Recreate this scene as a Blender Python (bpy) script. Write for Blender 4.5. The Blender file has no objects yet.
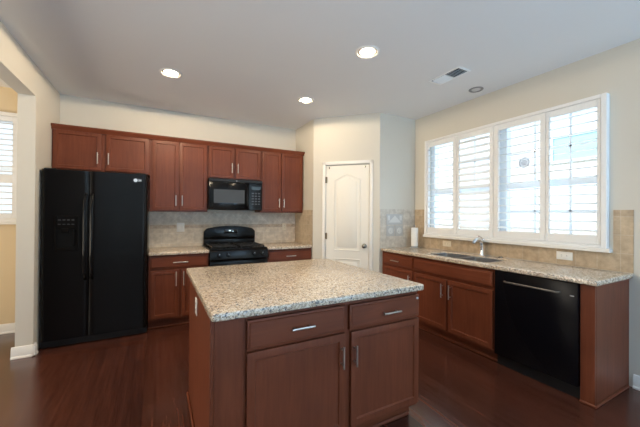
import bpy, bmesh, math, random
from mathutils import Vector, Matrix
random.seed(7)
R = math.radians
S = bpy.context.scene
COL = S.collection

# ------------------------------------------------------------------ camera
cam_d = bpy.data.cameras.new('camera')
cam = bpy.data.objects.new('camera', cam_d)
COL.objects.link(cam)
cam_d.sensor_fit = 'HORIZONTAL'
cam_d.sensor_width = 36.0
cam_d.lens = 303.5 / 640.0 * 36.0
cam_d.clip_start = 0.05
_r = Vector((0.88120955, -0.47267563, 0.00689023))
_u = Vector((-0.00824561, -0.00079573, 0.99996569))
_f = Vector((0.47265392, 0.88123613, 0.00459871))
m4 = Matrix((_r, _u, -_f)).transposed().to_4x4()
m4.translation = Vector((0, 0, 1.367))
cam.matrix_world = m4
S.camera = cam

# ------------------------------------------------------------------ sky, lights, exposure
W = bpy.data.worlds.new('sky')
S.world = W
W.use_nodes = True
bg = W.node_tree.nodes['Background']
bg.inputs['Color'].default_value = (0.80, 0.91, 1.0, 1)
bg.inputs['Strength'].default_value = 0.95
S.view_settings.view_transform = 'Standard'
S.view_settings.look = 'None'
S.view_settings.gamma = 1.0
S.view_settings.exposure = 0.52
S.view_settings.use_curve_mapping = False
S.cycles.use_denoising = True
S.cycles.max_bounces = 10
S.cycles.diffuse_bounces = 6
S.cycles.sample_clamp_indirect = 6.0
S.cycles.caustics_reflective = False
S.cycles.caustics_refractive = False


def area(name, loc, direction, sx, sy, watts, col):
    d = bpy.data.lights.new(name, 'AREA')
    d.shape = 'RECTANGLE'
    d.size, d.size_y = sx, sy
    d.energy = watts
    d.color = col
    o = bpy.data.objects.new(name, d)
    COL.objects.link(o)
    o.location = loc
    o.rotation_euler = Vector(direction).to_track_quat('-Z', 'Z').to_euler()
    return o


# area lamps aimed up, added to fill the room with stand-in daylight
area('rear_fill_lamp', (1.9, -5.35, 0.0), (0, 0.1, 1), 2.5, 1.1, 570, (0.44, 0.71, 1.0))  # added fill behind the viewer, low and upward to brighten the ceiling
area('side_window_fill_lamp', (3.95, -2.5, 0.7), (-0.5, 0, 1), 1.5, 0.7, 330, (0.44, 0.70, 1.0))  # added upward fill outside the next room's unseen window
area('daylight_kitchen_window', (4.05, 2.1, 0.80), (-0.6, 0, 1), 2.3, 0.8, 55, (0.46, 0.72, 1.0))
area('dining_fill_lamp', (-4.62, 2.4, 1.2), (1, 0, 0.9), 2.0, 1.0, 92, (1.0, 0.88, 0.70))  # added warm fill at an unseen opening in the dining side wall

# the sun stands on the far side of the house and lights the neighbour's wall
sun_d = bpy.data.lights.new('sun', 'SUN')
sun_d.energy = 3.3
sun_d.angle = R(0.6)
sun_d.color = (1.0, 0.97, 0.92)
sun = bpy.data.objects.new('sun', sun_d)
COL.objects.link(sun)
sun.rotation_euler = Vector((0.62, -0.42, -0.70)).to_track_quat('-Z', 'Z').to_euler()

LAMP_STRENGTH = 22.0


# ------------------------------------------------------------------ materials
def mat(name, col=(0.8, 0.8, 0.8), rough=0.5, metal=0.0, spec=0.5, emit=None, estr=0.0, coat=0.0):
    m = bpy.data.materials.new(name)
    m.use_nodes = True
    b = m.node_tree.nodes['Principled BSDF']
    b.inputs['Base Color'].default_value = (*col, 1)
    b.inputs['Roughness'].default_value = rough
    b.inputs['Metallic'].default_value = metal
    b.inputs['Specular IOR Level'].default_value = spec
    b.inputs['Coat Weight'].default_value = coat
    b.inputs['Coat Roughness'].default_value = 0.12
    if emit:
        b.inputs['Emission Color'].default_value = (*emit, 1)
        b.inputs['Emission Strength'].default_value = estr
    return m


class NT:
    def __init__(self, m):
        self.t = m.node_tree
        self.b = self.t.nodes['Principled BSDF']

    def n(self, typ, **kw):
        nd = self.t.nodes.new(typ)
        for k, v in kw.items():
            if k.startswith('i_'):
                nd.inputs[k[2:].replace('_', ' ')].default_value = v
            else:
                setattr(nd, k, v)
        return nd

    def l(self, a, b):
        self.t.links.new(a, b)

    def coords(self, scale=(1, 1, 1), rot=(0, 0, 0)):
        tc = self.n('ShaderNodeTexCoord')
        mp = self.n('ShaderNodeMapping')
        mp.inputs['Scale'].default_value = scale
        mp.inputs['Rotation'].default_value = rot
        self.l(tc.outputs['Object'], mp.inputs['Vector'])
        return mp.outputs['Vector']

    def ramp(self, fac, stops, interp='LINEAR'):
        r = self.n('ShaderNodeValToRGB')
        r.color_ramp.interpolation = interp
        e = r.color_ramp.elements
        while len(e) < len(stops):
            e.new(0.5)
        for el, (p, c) in zip(e, stops):
            el.position = p
            el.color = (*c, 1)
        self.l(fac, r.inputs['Fac'])
        return r.outputs['Color']

    def mix(self, fac, a, b, mode='MIX'):
        x = self.n('ShaderNodeMix', data_type='RGBA', blend_type=mode)
        for s, v in ((0, fac), (6, a), (7, b)):
            if hasattr(v, 'is_output'):
                self.l(v, x.inputs[s])
            else:
                x.inputs[s].default_value = v if s == 0 else (*v, 1)
        return x.outputs[2]

    def bump(self, h, strength=0.1, dist=0.01):
        bp = self.n('ShaderNodeBump')
        bp.inputs['Strength'].default_value = strength
        bp.inputs['Distance'].default_value = dist
        self.l(h, bp.inputs['Height'])
        self.l(bp.outputs['Normal'], self.b.inputs['Normal'])

    def swizzle(self, order, scale=1.0, rot=0.0):
        """object coordinates re-ordered, e.g. 'xz' puts x,z on the texture plane"""
        tc = self.n('ShaderNodeTexCoord')
        sp = self.n('ShaderNodeSeparateXYZ')
        self.l(tc.outputs['Object'], sp.inputs[0])
        cb = self.n('ShaderNodeCombineXYZ')
        for i, ch in enumerate(order):
            self.l(sp.outputs[ch.upper()], cb.inputs[i])
        mp = self.n('ShaderNodeMapping')
        mp.inputs['Scale'].default_value = (scale,) * 3
        mp.inputs['Rotation'].default_value = (0, 0, rot)
        self.l(cb.outputs[0], mp.inputs['Vector'])
        return mp.outputs['Vector']


def paint(name, col, rough=0.6, bump=0.06):
    m = mat(name, col, rough, spec=0.3)
    t = NT(m)
    v = t.coords()
    nz = t.n('ShaderNodeTexNoise', i_Scale=90.0, i_Detail=3.0)
    t.l(v, nz.inputs['Vector'])
    t.bump(nz.outputs['Fac'], bump, 0.004)
    return m


def wood(name, axis, dark, mid, light, rough=0.40, coat=0.0):
    m = mat(name, mid, rough, spec=0.28, coat=coat)
    t = NT(m)
    sc = {'z': (26, 26, 1.6), 'x': (1.6, 26, 26), 'y': (26, 1.6, 26)}[axis]
    v = t.coords(sc)
    n1 = t.n('ShaderNodeTexNoise', i_Scale=1.6, i_Detail=6.0, i_Roughness=0.6, i_Distortion=0.8)
    t.l(v, n1.inputs['Vector'])
    v2 = t.coords((3, 3, 3))
    n2 = t.n('ShaderNodeTexNoise', i_Scale=1.2, i_Detail=2.0)
    t.l(v2, n2.inputs['Vector'])
    c = t.ramp(n1.outputs['Fac'], [(0.25, dark), (0.5, mid), (0.78, light)])
    c2 = t.ramp(n2.outputs['Fac'], [(0.3, (0.86, 0.84, 0.82)), (0.7, (1.08, 1.06, 1.05))])
    t.l(t.mix(1.0, c, c2, 'MULTIPLY'), t.b.inputs['Base Color'])
    t.bump(n1.outputs['Fac'], 0.05, 0.002)
    return m


def granite(name):
    m = mat(name, (0.6, 0.5, 0.4), 0.16, spec=0.5)
    t = NT(m)
    v = t.coords()
    vo = t.n('ShaderNodeTexVoronoi', i_Scale=175.0)
    t.l(v, vo.inputs['Vector'])
    vo2 = t.n('ShaderNodeTexVoronoi', i_Scale=120.0)
    t.l(v, vo2.inputs['Vector'])
    nz = t.n('ShaderNodeTexNoise', i_Scale=38.0, i_Detail=4.0, i_Roughness=0.65)
    t.l(v, nz.inputs['Vector'])
    sp1 = t.n('ShaderNodeSeparateColor')
    t.l(vo.outputs['Color'], sp1.inputs[0])
    sp2 = t.n('ShaderNodeSeparateColor')
    t.l(vo2.outputs['Color'], sp2.inputs[0])
    base = t.ramp(sp1.outputs[0], [(0.0, (0.27, 0.215, 0.175)), (0.12, (0.47, 0.37, 0.28)),
                                   (0.30, (0.64, 0.53, 0.40)), (0.60, (0.77, 0.68, 0.56)), (0.86, (0.85, 0.80, 0.72))], 'CONSTANT')
    blot = t.ramp(nz.outputs['Fac'], [(0.36, (0.80, 0.76, 0.72)), (0.58, (1.0, 0.98, 0.96))])
    c = t.mix(1.0, base, blot, 'MULTIPLY')
    dk = t.ramp(sp2.outputs[1], [(0.0, (1, 1, 1)), (0.085, (0, 0, 0))], 'CONSTANT')
    c = t.mix(t_val(t, dk), c, (0.17, 0.16, 0.16))
    t.l(c, t.b.inputs['Base Color'])
    return m


def t_val(t, colsock):
    s = t.n('ShaderNodeSeparateColor')
    t.l(colsock, s.inputs[0])
    return s.outputs[0]


def tile(name, order, w, h, rot, c1, c2, grout, offset=0.0, rough=0.4, off=(0, 0)):
    m = mat(name, c1, rough, spec=0.4)
    t = NT(m)
    v = t.swizzle(order, 1.0, rot)
    ad = t.n('ShaderNodeVectorMath', operation='ADD')
    ad.inputs[1].default_value = (off[0], off[1], 0)
    t.l(v, ad.inputs[0])
    br = t.n('ShaderNodeTexBrick', offset=offset, squash=1.0)
    br.inputs['Color1'].default_value = (*c1, 1)
    br.inputs['Color2'].default_value = (*c2, 1)
    br.inputs['Mortar'].default_value = (*grout, 1)
    br.inputs['Scale'].default_value = 1.0
    br.inputs['Brick Width'].default_value = w
    br.inputs['Row Height'].default_value = h
    br.inputs['Mortar Size'].default_value = 0.0025
    br.inputs['Mortar Smooth'].default_value = 0.3
    t.l(ad.outputs[0], br.inputs['Vector'])
    nz = t.n('ShaderNodeTexNoise', i_Scale=16.0, i_Detail=6.0, i_Roughness=0.65)
    t.l(t.coords(), nz.inputs['Vector'])
    cl = t.ramp(nz.outputs['Fac'], [(0.3, (0.76, 0.73, 0.70)), (0.7, (1.14, 1.13, 1.12))])
    t.l(t.mix(1.0, br.outputs['Color'], cl, 'MULTIPLY'), t.b.inputs['Base Color'])
    t.bump(br.outputs['Fac'], -0.35, 0.003)
    return m


def floor_mat():
    m = mat('dark_plank_floor', (0.05, 0.02, 0.015), 0.3, spec=0.75, coat=0.2)
    t = NT(m)
    v = t.swizzle('yxz')
    br = t.n('ShaderNodeTexBrick', offset=0.37, squash=1.0)
    br.inputs['Color1'].default_value = (0.084, 0.0262, 0.0155, 1)
    br.inputs['Color2'].default_value = (0.056, 0.0172, 0.0105, 1)
    br.inputs['Mortar'].default_value = (0.018, 0.007, 0.005, 1)
    br.inputs['Scale'].default_value = 1.0
    br.inputs['Brick Width'].default_value = 1.25
    br.inputs['Row Height'].default_value = 0.085
    br.inputs['Mortar Size'].default_value = 0.0012
    t.l(v, br.inputs['Vector'])
    nz = t.n('ShaderNodeTexNoise', i_Scale=1.4, i_Detail=6.0, i_Roughness=0.6, i_Distortion=0.6)
    t.l(t.coords((30, 1.6, 1)), nz.inputs['Vector'])
    cl = t.ramp(nz.outputs['Fac'], [(0.28, (0.58, 0.55, 0.55)), (0.72, (1.42, 1.40, 1.36))])
    t.l(t.mix(1.0, br.outputs['Color'], cl, 'MULTIPLY'), t.b.inputs['Base Color'])
    rr = t.n('ShaderNodeMapRange')
    rr.inputs['To Min'].default_value = 0.17
    rr.inputs['To Max'].default_value = 0.30
    t.l(nz.outputs['Fac'], rr.inputs['Value'])
    t.l(rr.outputs[0], t.b.inputs['Roughness'])
    t.bump(nz.outputs['Fac'], 0.06, 0.003)
    return m


def pane_mat(name, tint=(0.97, 0.99, 1.0)):
    m = bpy.data.materials.new(name)
    m.use_nodes = True
    nt = m.node_tree
    nt.nodes.remove(nt.nodes['Principled BSDF'])
    out = nt.nodes['Material Output']
    tr = nt.nodes.new('ShaderNodeBsdfTransparent')
    tr.inputs[0].default_value = (*tint, 1)
    gl = nt.nodes.new('ShaderNodeBsdfGlossy')
    gl.inputs['Roughness'].default_value = 0.02
    lw = nt.nodes.new('ShaderNodeLayerWeight')
    pw = nt.nodes.new('ShaderNodeMath')
    pw.operation = 'POWER'
    pw.inputs[1].default_value = 5.0
    nt.links.new(lw.outputs['Facing'], pw.inputs[0])
    fr = nt.nodes.new('ShaderNodeMath')
    fr.operation = 'MULTIPLY_ADD'
    fr.inputs[1].default_value = 0.45
    fr.inputs[2].default_value = 0.025
    nt.links.new(pw.outputs[0], fr.inputs[0])
    mx = nt.nodes.new('ShaderNodeMixShader')
    nt.links.new(fr.outputs[0], mx.inputs[0])
    nt.links.new(tr.outputs[0], mx.inputs[1])
    nt.links.new(gl.outputs[0], mx.inputs[2])
    nt.links.new(mx.outputs[0], out.inputs[0])
    return m


def brushed(name, col, rough, axis_scale):
    m = mat(name, col, rough, metal=1.0)
    t = NT(m)
    nz = t.n('ShaderNodeTexNoise', i_Scale=1.0, i_Detail=3.0)
    t.l(t.coords(axis_scale), nz.inputs['Vector'])
    rr = t.n('ShaderNodeMapRange')
    rr.inputs['To Min'].default_value = rough * 0.75
    rr.inputs['To Max'].default_value = rough * 1.3
    t.l(nz.outputs['Fac'], rr.inputs['Value'])
    t.l(rr.outputs[0], t.b.inputs['Roughness'])
    return m


M = {}
M['wall'] = paint('cream_wall_paint', (0.65, 0.615, 0.54))
M['ceiling'] = paint('ceiling_paint', (0.80, 0.80, 0.80), 0.75, 0.1)
M['tan'] = paint('tan_wall_paint', (0.72, 0.57, 0.36))
M['white'] = paint('white_trim_paint', (0.82, 0.80, 0.76), 0.35, 0.01)
M['shutter'] = paint('white_shutter_paint', (0.84, 0.84, 0.83), 0.35, 0.01)
M['door'] = paint('white_door_paint', (0.83, 0.80, 0.73), 0.38, 0.01)
M['floor'] = floor_mat()
M['wood'] = wood('cherry_wood_upright', 'z', (0.128, 0.0335, 0.0150), (0.164, 0.0448, 0.0205), (0.200, 0.058, 0.0270))
M['woodx'] = wood('cherry_wood_lengthwise', 'x', (0.128, 0.0335, 0.0150), (0.164, 0.0448, 0.0205), (0.200, 0.058, 0.0270))
M['woody'] = wood('cherry_wood_deep', 'y', (0.128, 0.0335, 0.0150), (0.164, 0.0448, 0.0205), (0.200, 0.058, 0.0270))
M['granite'] = granite('speckled_granite')
M['diamond'] = tile('diamond_stone_tile', 'xz', 0.152, 0.152, R(45), (0.74, 0.68, 0.58), (0.66, 0.60, 0.51), (0.80, 0.76, 0.68))
M['straight'] = tile('straight_stone_tile', 'xz', 0.205, 0.135, 0, (0.76, 0.67, 0.54), (0.68, 0.59, 0.47), (0.80, 0.74, 0.65), 0.5, off=(0.05, 0.12))
M['mosaic'] = tile('mosaic_band_tile', 'xz', 0.05, 0.024, 0, (0.56, 0.44, 0.32), (0.42, 0.33, 0.25), (0.60, 0.53, 0.44), 0.5)
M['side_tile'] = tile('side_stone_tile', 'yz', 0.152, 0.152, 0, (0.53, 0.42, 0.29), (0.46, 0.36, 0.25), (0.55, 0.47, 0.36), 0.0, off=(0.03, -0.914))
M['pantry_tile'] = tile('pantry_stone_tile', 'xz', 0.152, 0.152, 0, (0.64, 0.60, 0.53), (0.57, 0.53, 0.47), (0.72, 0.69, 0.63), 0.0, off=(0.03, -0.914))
M['deco'] = mat('grey_relief_tile', (0.50, 0.50, 0.49), 0.4)
M['deco_light'] = mat('pale_relief_tile', (0.66, 0.66, 0.64), 0.4)
M['nickel'] = brushed('brushed_nickel', (0.58, 0.54, 0.49), 0.3, (200, 200, 8))
M['darknickel'] = mat('dark_satin_nickel', (0.30, 0.27, 0.23), 0.25, 1.0)
M['chrome'] = mat('chrome', (0.82, 0.83, 0.85), 0.08, 1.0)
M['steel'] = brushed('stainless_steel', (0.55, 0.55, 0.56), 0.3, (6, 160, 160))
M['black'] = mat('gloss_black_enamel', (0.0055, 0.0055, 0.006), 0.14, spec=0.2)
M['blackfridge'] = mat('textured_black_enamel', (0.006, 0.006, 0.0068), 0.2, spec=0.18)
M['blackmatte'] = mat('matte_black_plastic', (0.010, 0.010, 0.011), 0.5, spec=0.35)
M['mwgloss'] = mat('microwave_panel_gloss', (0.006, 0.006, 0.007), 0.09, spec=0.22)
M['iron'] = mat('cast_iron', (0.012, 0.012, 0.013), 0.55, spec=0.4)
M['darkglass'] = mat('smoked_glass', (0.010, 0.010, 0.011), 0.06, spec=0.6)
M['mwglass'] = mat('microwave_screen', (0.06, 0.062, 0.064), 0.3, spec=0.25)
M['plate'] = mat('white_plastic', (0.80, 0.79, 0.76), 0.35)
M['almond'] = mat('almond_plastic', (0.72, 0.64, 0.50), 0.38)
M['slot'] = mat('outlet_slot', (0.03, 0.03, 0.03), 0.5)
M['silver'] = mat('silver_print', (0.75, 0.76, 0.78), 0.3, 0.6)
M['bulb'] = mat('lit_bulb', (1, 0.9, 0.75), 0.5, emit=(1.0, 0.80, 0.55), estr=LAMP_STRENGTH)
M['bulboff'] = mat('unlit_bulb', (0.62, 0.62, 0.62), 0.35)
M['baffle'] = mat('brown_grey_baffle', (0.30, 0.26, 0.22), 0.5)
M['trimring'] = mat('white_lamp_trim', (0.88, 0.86, 0.82), 0.4)
M['greyring'] = mat('grey_lamp_trim', (0.30, 0.30, 0.30), 0.4, 0.5)
M['vent'] = mat('white_enamel', (0.90, 0.90, 0.89), 0.4)
M['ventdark'] = mat('vent_throat', (0.05, 0.05, 0.055), 0.8)
M['paper'] = paint('paper_towel', (0.86, 0.86, 0.85), 0.9, 0.25)
M['rubber'] = mat('clear_rubber', (0.75, 0.75, 0.75), 0.3)
M['glass'] = pane_mat('window_glass')
M['vinyl'] = mat('white_vinyl', (0.84, 0.87, 0.90), 0.4)
M['display'] = mat('clock_display', (0.02, 0.02, 0.02), 0.2, emit=(0.7, 0.95, 1.0), estr=1.5)
M['siding'] = tile('pale_lap_siding', 'yz', 6.0, 0.16, 0, (0.80, 0.80, 0.78), (0.80, 0.80, 0.78), (0.60, 0.61, 0.62), 0.0, 0.6)
M['shingle'] = tile('grey_roof_shingle', 'xy', 0.3, 0.14, 0, (0.72, 0.80, 0.82), (0.68, 0.76, 0.78), (0.62, 0.69, 0.71), 0.5, 0.8)
M['lawn'] = mat('dry_pale_lawn', (0.55, 0.56, 0.48), 0.9)
M['fence'] = tile('pale_board_fence', 'yz', 0.14, 3.0, 0, (0.72, 0.70, 0.66), (0.66, 0.65, 0.62), (0.35, 0.34, 0.33), 0.0, 0.7)
M['sticker'] = mat('grey_print', (0.50, 0.51, 0.56), 0.6)
M['stickerpaper'] = mat('sticker_paper', (0.80, 0.82, 0.86), 0.6)


# ------------------------------------------------------------------ mesh helpers
class MB:
    def __init__(self):
        self.bm = bmesh.new()

    def box(self, x0, x1, y0, y1, z0, z1, bev=0.0, seg=1):
        t = bmesh.new()
        bmesh.ops.create_cube(t, size=1.0)
        for v in t.verts:
            v.co = Vector(((x0 + x1) / 2 + v.co.x * (x1 - x0), (y0 + y1) / 2 + v.co.y * (y1 - y0), (z0 + z1) / 2 + v.co.z * (z1 - z0)))
        if bev > 0:
            bmesh.ops.bevel(t, geom=t.edges[:], offset=bev, segments=seg, profile=0.5, affect='EDGES')
        return self.add(t)

    def add(self, t, mtx=None):
        me = bpy.data.meshes.new('tmp')
        if mtx:
            bmesh.ops.transform(t, matrix=mtx, verts=t.verts)
        t.to_mesh(me)
        t.free()
        self.bm.from_mesh(me)
        bpy.data.meshes.remove(me)
        return self

    def cyl(self, p0, p1, r0, r1=None, seg=20, cap=True):
        p0, p1 = Vector(p0), Vector(p1)
        r1 = r0 if r1 is None else r1
        t = bmesh.new()
        bmesh.ops.create_cone(t, cap_ends=cap, segments=seg, radius1=r0, radius2=r1, depth=(p1 - p0).length)
        q = Vector((0, 0, 1)).rotation_difference((p1 - p0).normalized())
        return self.add(t, Matrix.Translation((p0 + p1) / 2) @ q.to_matrix().to_4x4())

    def sphere(self, c, r, sc=(1, 1, 1), seg=20):
        t = bmesh.new()
        bmesh.ops.create_uvsphere(t, u_segments=seg, v_segments=seg // 2, radius=r)
        return self.add(t, Matrix.Translation(c) @ Matrix.Diagonal((*sc, 1)))

    def lathe(self, prof, c=(0, 0, 0), axis=(0, 0, 1), seg=32):
        """prof: list of (radius, height) along axis"""
        t = bmesh.new()
        rings = []
        for r, h in prof:
            if r < 1e-6:
                rings.append([t.verts.new((0, 0, h))])
            else:
                rings.append([t.verts.new((r * math.cos(2 * math.pi * k / seg), r * math.sin(2 * math.pi * k / seg), h)) for k in range(seg)])
        for a, b in zip(rings, rings[1:]):
            for k in range(seg):
                k2 = (k + 1) % seg
                vs = []
                for v in (a[k % len(a)], a[k2 % len(a)], b[k2 % len(b)], b[k % len(b)]):
                    if v not in vs:
                        vs.append(v)
                if len(vs) > 2:
                    try:
                        t.faces.new(vs)
                    except ValueError:
                        pass
        bmesh.ops.recalc_face_normals(t, faces=t.faces)
        q = Vector((0, 0, 1)).rotation_difference(Vector(axis).normalized())
        return self.add(t, Matrix.Translation(c) @ q.to_matrix().to_4x4())

    def tube(self, pts, r, seg=14, cap=True):
        pts = [Vector(p) for p in pts]
        rs = r if isinstance(r, (list, tuple)) else [r] * len(pts)
        t = bmesh.new()
        rings = []
        up = None
        for i, p in enumerate(pts):
            a = pts[max(i - 1, 0)]
            b = pts[min(i + 1, len(pts) - 1)]
            d = (b - a).normalized()
            if up is None:
                up = Vector((0, 0, 1)) if abs(d.z) < 0.9 else Vector((1, 0, 0))
            s = d.cross(up).normalized()
            up = s.cross(d).normalized()
            rings.append([t.verts.new(p + rs[i] * (math.cos(2 * math.pi * k / seg) * s + math.sin(2 * math.pi * k / seg) * up)) for k in range(seg)])
        for a, b in zip(rings, rings[1:]):
            for k in range(seg):
                t.faces.new((a[k], a[(k + 1) % seg], b[(k + 1) % seg], b[k]))
        if cap:
            t.faces.new(rings[0])
            t.faces.new(rings[-1])
        bmesh.ops.recalc_face_normals(t, faces=t.faces)
        return self.add(t)

    def prism(self, poly, d0, d1, axis='y', bev=0.0, seg=2):
        """poly in the two other axes, extruded along axis from d0 to d1"""
        t = bmesh.new()

        def P(a, b, d):
            return {'x': (d, a, b), 'y': (a, d, b), 'z': (a, b, d)}[axis]
        lo = [t.verts.new(P(a, b, d0)) for a, b in poly]
        hi = [t.verts.new(P(a, b, d1)) for a, b in poly]
        n = len(poly)
        t.faces.new(lo)
        t.faces.new(hi)
        for k in range(n):
            t.faces.new((lo[k], lo[(k + 1) % n], hi[(k + 1) % n], hi[k]))
        bmesh.ops.recalc_face_normals(t, faces=t.faces)
        if bev > 0:
            bmesh.ops.bevel(t, geom=t.edges[:], offset=bev, segments=seg, profile=0.5, affect='EDGES')
        return self.add(t)

    def panel(self, x0, x1, y0, y1, z0, z1, rail=0.055, depth=0.009, slope=0.008):
        """a door or drawer front: its face looks to -y, with a recessed flat centre"""
        t = bmesh.new()
        bmesh.ops.create_cube(t, size=1.0)
        for v in t.verts:
            v.co = Vector(((x0 + x1) / 2 + v.co.x * (x1 - x0), (y0 + y1) / 2 + v.co.y * (y1 - y0), (z0 + z1) / 2 + v.co.z * (z1 - z0)))
        t.faces.ensure_lookup_table()
        f = min(t.faces, key=lambda q: q.calc_center_median().y)
        e = [e for e in f.edges]
        bmesh.ops.bevel(t, geom=e, offset=0.004, segments=2, profile=0.6, affect='EDGES')
        f = min(t.faces, key=lambda q: (round(q.calc_center_median().y, 5), -q.calc_area()))
        bmesh.ops.inset_region(t, faces=[f], thickness=rail, depth=0.0)
        bmesh.ops.inset_region(t, faces=[f], thickness=slope, depth=-depth)
        return self.add(t)

    def build(self, name, m, parent=None, smooth=True, label=None):
        me = bpy.data.meshes.new(name)
        self.bm.normal_update()
        self.bm.to_mesh(me)
        self.bm.free()
        me.materials.append(m)
        if smooth:
            me.shade_smooth()
            me.set_sharp_from_angle(angle=R(32))
        o = bpy.data.objects.new(name, me)
        COL.objects.link(o)
        if parent:
            o.parent = parent
        if label:
            o['label'] = label
        return o


def empty(name, label, cat, loc=(0, 0, 0), rz=0.0, group=None):
    o = bpy.data.objects.new(name, None)
    o.empty_display_size = 0.1
    COL.objects.link(o)
    o.location = loc
    o.rotation_euler = (0, 0, rz)
    o['label'] = label
    o['category'] = cat
    if group:
        o['group'] = group
    return o


def tag(o, label, cat, group=None):
    o['label'] = label
    o['category'] = cat
    if group:
        o['group'] = group
    return o


def struct(o, label=None, cat=None):
    o['kind'] = 'structure'
    if label:
        o['label'] = label
    if cat:
        o['category'] = cat
    return o


def sbox(name, m, *b, label=None, cat=None, bev=0.0):
    return struct(MB().box(*b, bev=bev).build(name, m, smooth=False), label, cat)


def copy_tree(o, parent=None):
    c = o.copy()
    COL.objects.link(c)
    c.parent = parent
    for ch in list(o.children):
        copy_tree(ch, c)
    return c


# ------------------------------------------------------------------ room dimensions
XL, XR, YB, H = -1.037, 3.379, 4.678, 2.792
P1 = Vector((2.041, 4.02))
P2 = Vector((2.714, 3.314))
REAR = -4.6
WT = 0.13
JY, JZ = 3.862, 2.492           # opening to the dining room: far jamb and soffit

# ------------------------------------------------------------------ shell
sbox('floor', M['floor'], -4.7, XR + 0.25, REAR - 0.25, YB + 0.3, -0.12, 0.0, label='dark reddish brown wood plank floor', cat='floor')
sbox('ceiling', M['ceiling'], -4.7, XR + 0.25, REAR - 0.25, YB + 0.3, H, H + 0.12, label='pale flat ceiling with recessed lights', cat='ceiling')
sbox('wall_back', M['wall'], XL - WT + 0.0, XR + 0.2, YB, YB + 0.2, 0, H, label='cream wall behind the range and wall cabinets', cat='wall')

# left wall with its wide opening into the dining room
mb = MB()
mb.box(XL - WT, XL, JY, YB, 0, H)
mb.box(XL - WT, XL, 0.9, JY, JZ, H)
mb.box(XL - WT, XL, REAR, 0.9, 0, H)
struct(mb.build('wall_left', M['wall'], smooth=False), 'cream wall with cased-free opening left of the refrigerator', 'wall')
mb = MB()
for x0, x1, z0, z1 in ((-4.7, -2.9, 0, H), (-1.4, XL - WT, 0, H), (-2.9, -1.4, 0, 1.30), (-2.9, -1.4, 2.455, H)):
    mb.box(x0, x1, 4.72, 4.9, z0, z1)
struct(mb.build('wall_dining', M['tan'], smooth=False), 'tan dining room wall seen through the opening at left', 'wall')
mb = MB()
for y0, y1, z0, z1 in ((REAR, 1.3, 0, H), (3.5, 4.72, 0, H), (1.3, 3.5, 0, 0.7), (1.3, 3.5, 2.3, H)):
    mb.box(-4.7, -4.55, y0, y1, z0, z1)
struct(mb.build('wall_dining_side', M['tan'], smooth=False), 'tan far side wall of the dining room', 'wall')

# right wall with the kitchen window hole and the next room's window hole
WY0, WY1, WZ0, WZ1 = 1.135, 3.065, 1.125, 2.392
mb = MB()
for y0, y1, z0, z1 in ((WY1, YB, 0, H), (WY0, WY1, 0, WZ0), (WY0, WY1, WZ1, H), (-1.7, WY0, 0, H),
                       (-3.3, -1.7, 0, 0.85), (-3.3, -1.7, 2.25, H), (REAR, -3.3, 0, H)):
    mb.box(XR, XR + 0.15, y0, y1, z0, z1)
struct(mb.build('wall_right', M['wall'], smooth=False), 'cream wall around the wide shuttered window', 'wall')
mb = MB()
for x0, x1, z0, z1 in ((-4.7, 0.6, 0, H), (3.2, XR + 0.2, 0, H), (0.6, 3.2, 2.25, H), (0.6, 3.2, 0, 0.12)):  # unseen rear wall; its gap is added to admit the fill lamp
    mb.box(x0, x1, REAR - 0.15, REAR, z0, z1)
struct(mb.build('wall_front', M['wall'], smooth=False), 'cream wall behind the viewer with an open gap added for fill light', 'wall')

# pantry: side wall, diagonal wall with a door hole, and the wall beside the sink run
sbox('wall_pantry_left', M['wall'], P1.x, P1.x + 0.1, P1.y, YB, 0, H, label='narrow cream pantry wall beside the right wall cabinet', cat='wall')
sbox('wall_pantry_right', M['wall'], P2.x, XR, P2.y, P2.y + 0.1, 0, H, label='cream pantry wall above the paper towels', cat='wall')
DA = math.atan2(P2.y - P1.y, P2.x - P1.x)
DL = (P2 - P1).length
D0, D1, DH = 0.186, 0.841, 2.10          # door opening along the diagonal
mb = MB()
mb.box(0.0, D0, 0, 0.1, 0, H)
mb.box(D1, DL, 0, 0.1, 0, H)
mb.box(D0, D1, 0, 0.1, DH, H)
o = struct(mb.build('wall_pantry_diagonal', M['wall'], smooth=False), 'cream angled wall holding the pantry door', 'wall')
o.location = (P1.x, P1.y, 0)
o.rotation_euler = (0, 0, DA)

# ------------------------------------------------------------------ pantry door with casing
dr = empty('door_1', 'white two panel arch top pantry door with round knob', 'door', (P1.x, P1.y, 0), DA)
dr['kind'] = 'structure'


def arch_panel(x0, x1, z0, zs, rise, n=16):
    pts = [(x0, z0), (x1, z0), (x1, zs)]
    w = x1 - x0
    for k in range(1, n):
        s = k / n
        x = x1 - w * s
        pts.append((x, zs + rise * (0.5 - 0.5 * math.cos(2 * math.pi * s)) ** 1.0))
    pts.append((x0, zs))
    return pts


def shrink(poly, d):
    cx = sum(p[0] for p in poly) / len(poly)
    xs = [p[0] for p in poly]
    zs = [p[1] for p in poly]
    x0, x1, z0, z1 = min(xs), max(xs), min(zs), max(zs)
    return [(x0 + d + (p[0] - x0) * (x1 - x0 - 2 * d) / (x1 - x0), z0 + d + (p[1] - z0) * (z1 - z0 - 2 * d) / (z1 - z0)) for p in poly]


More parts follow.
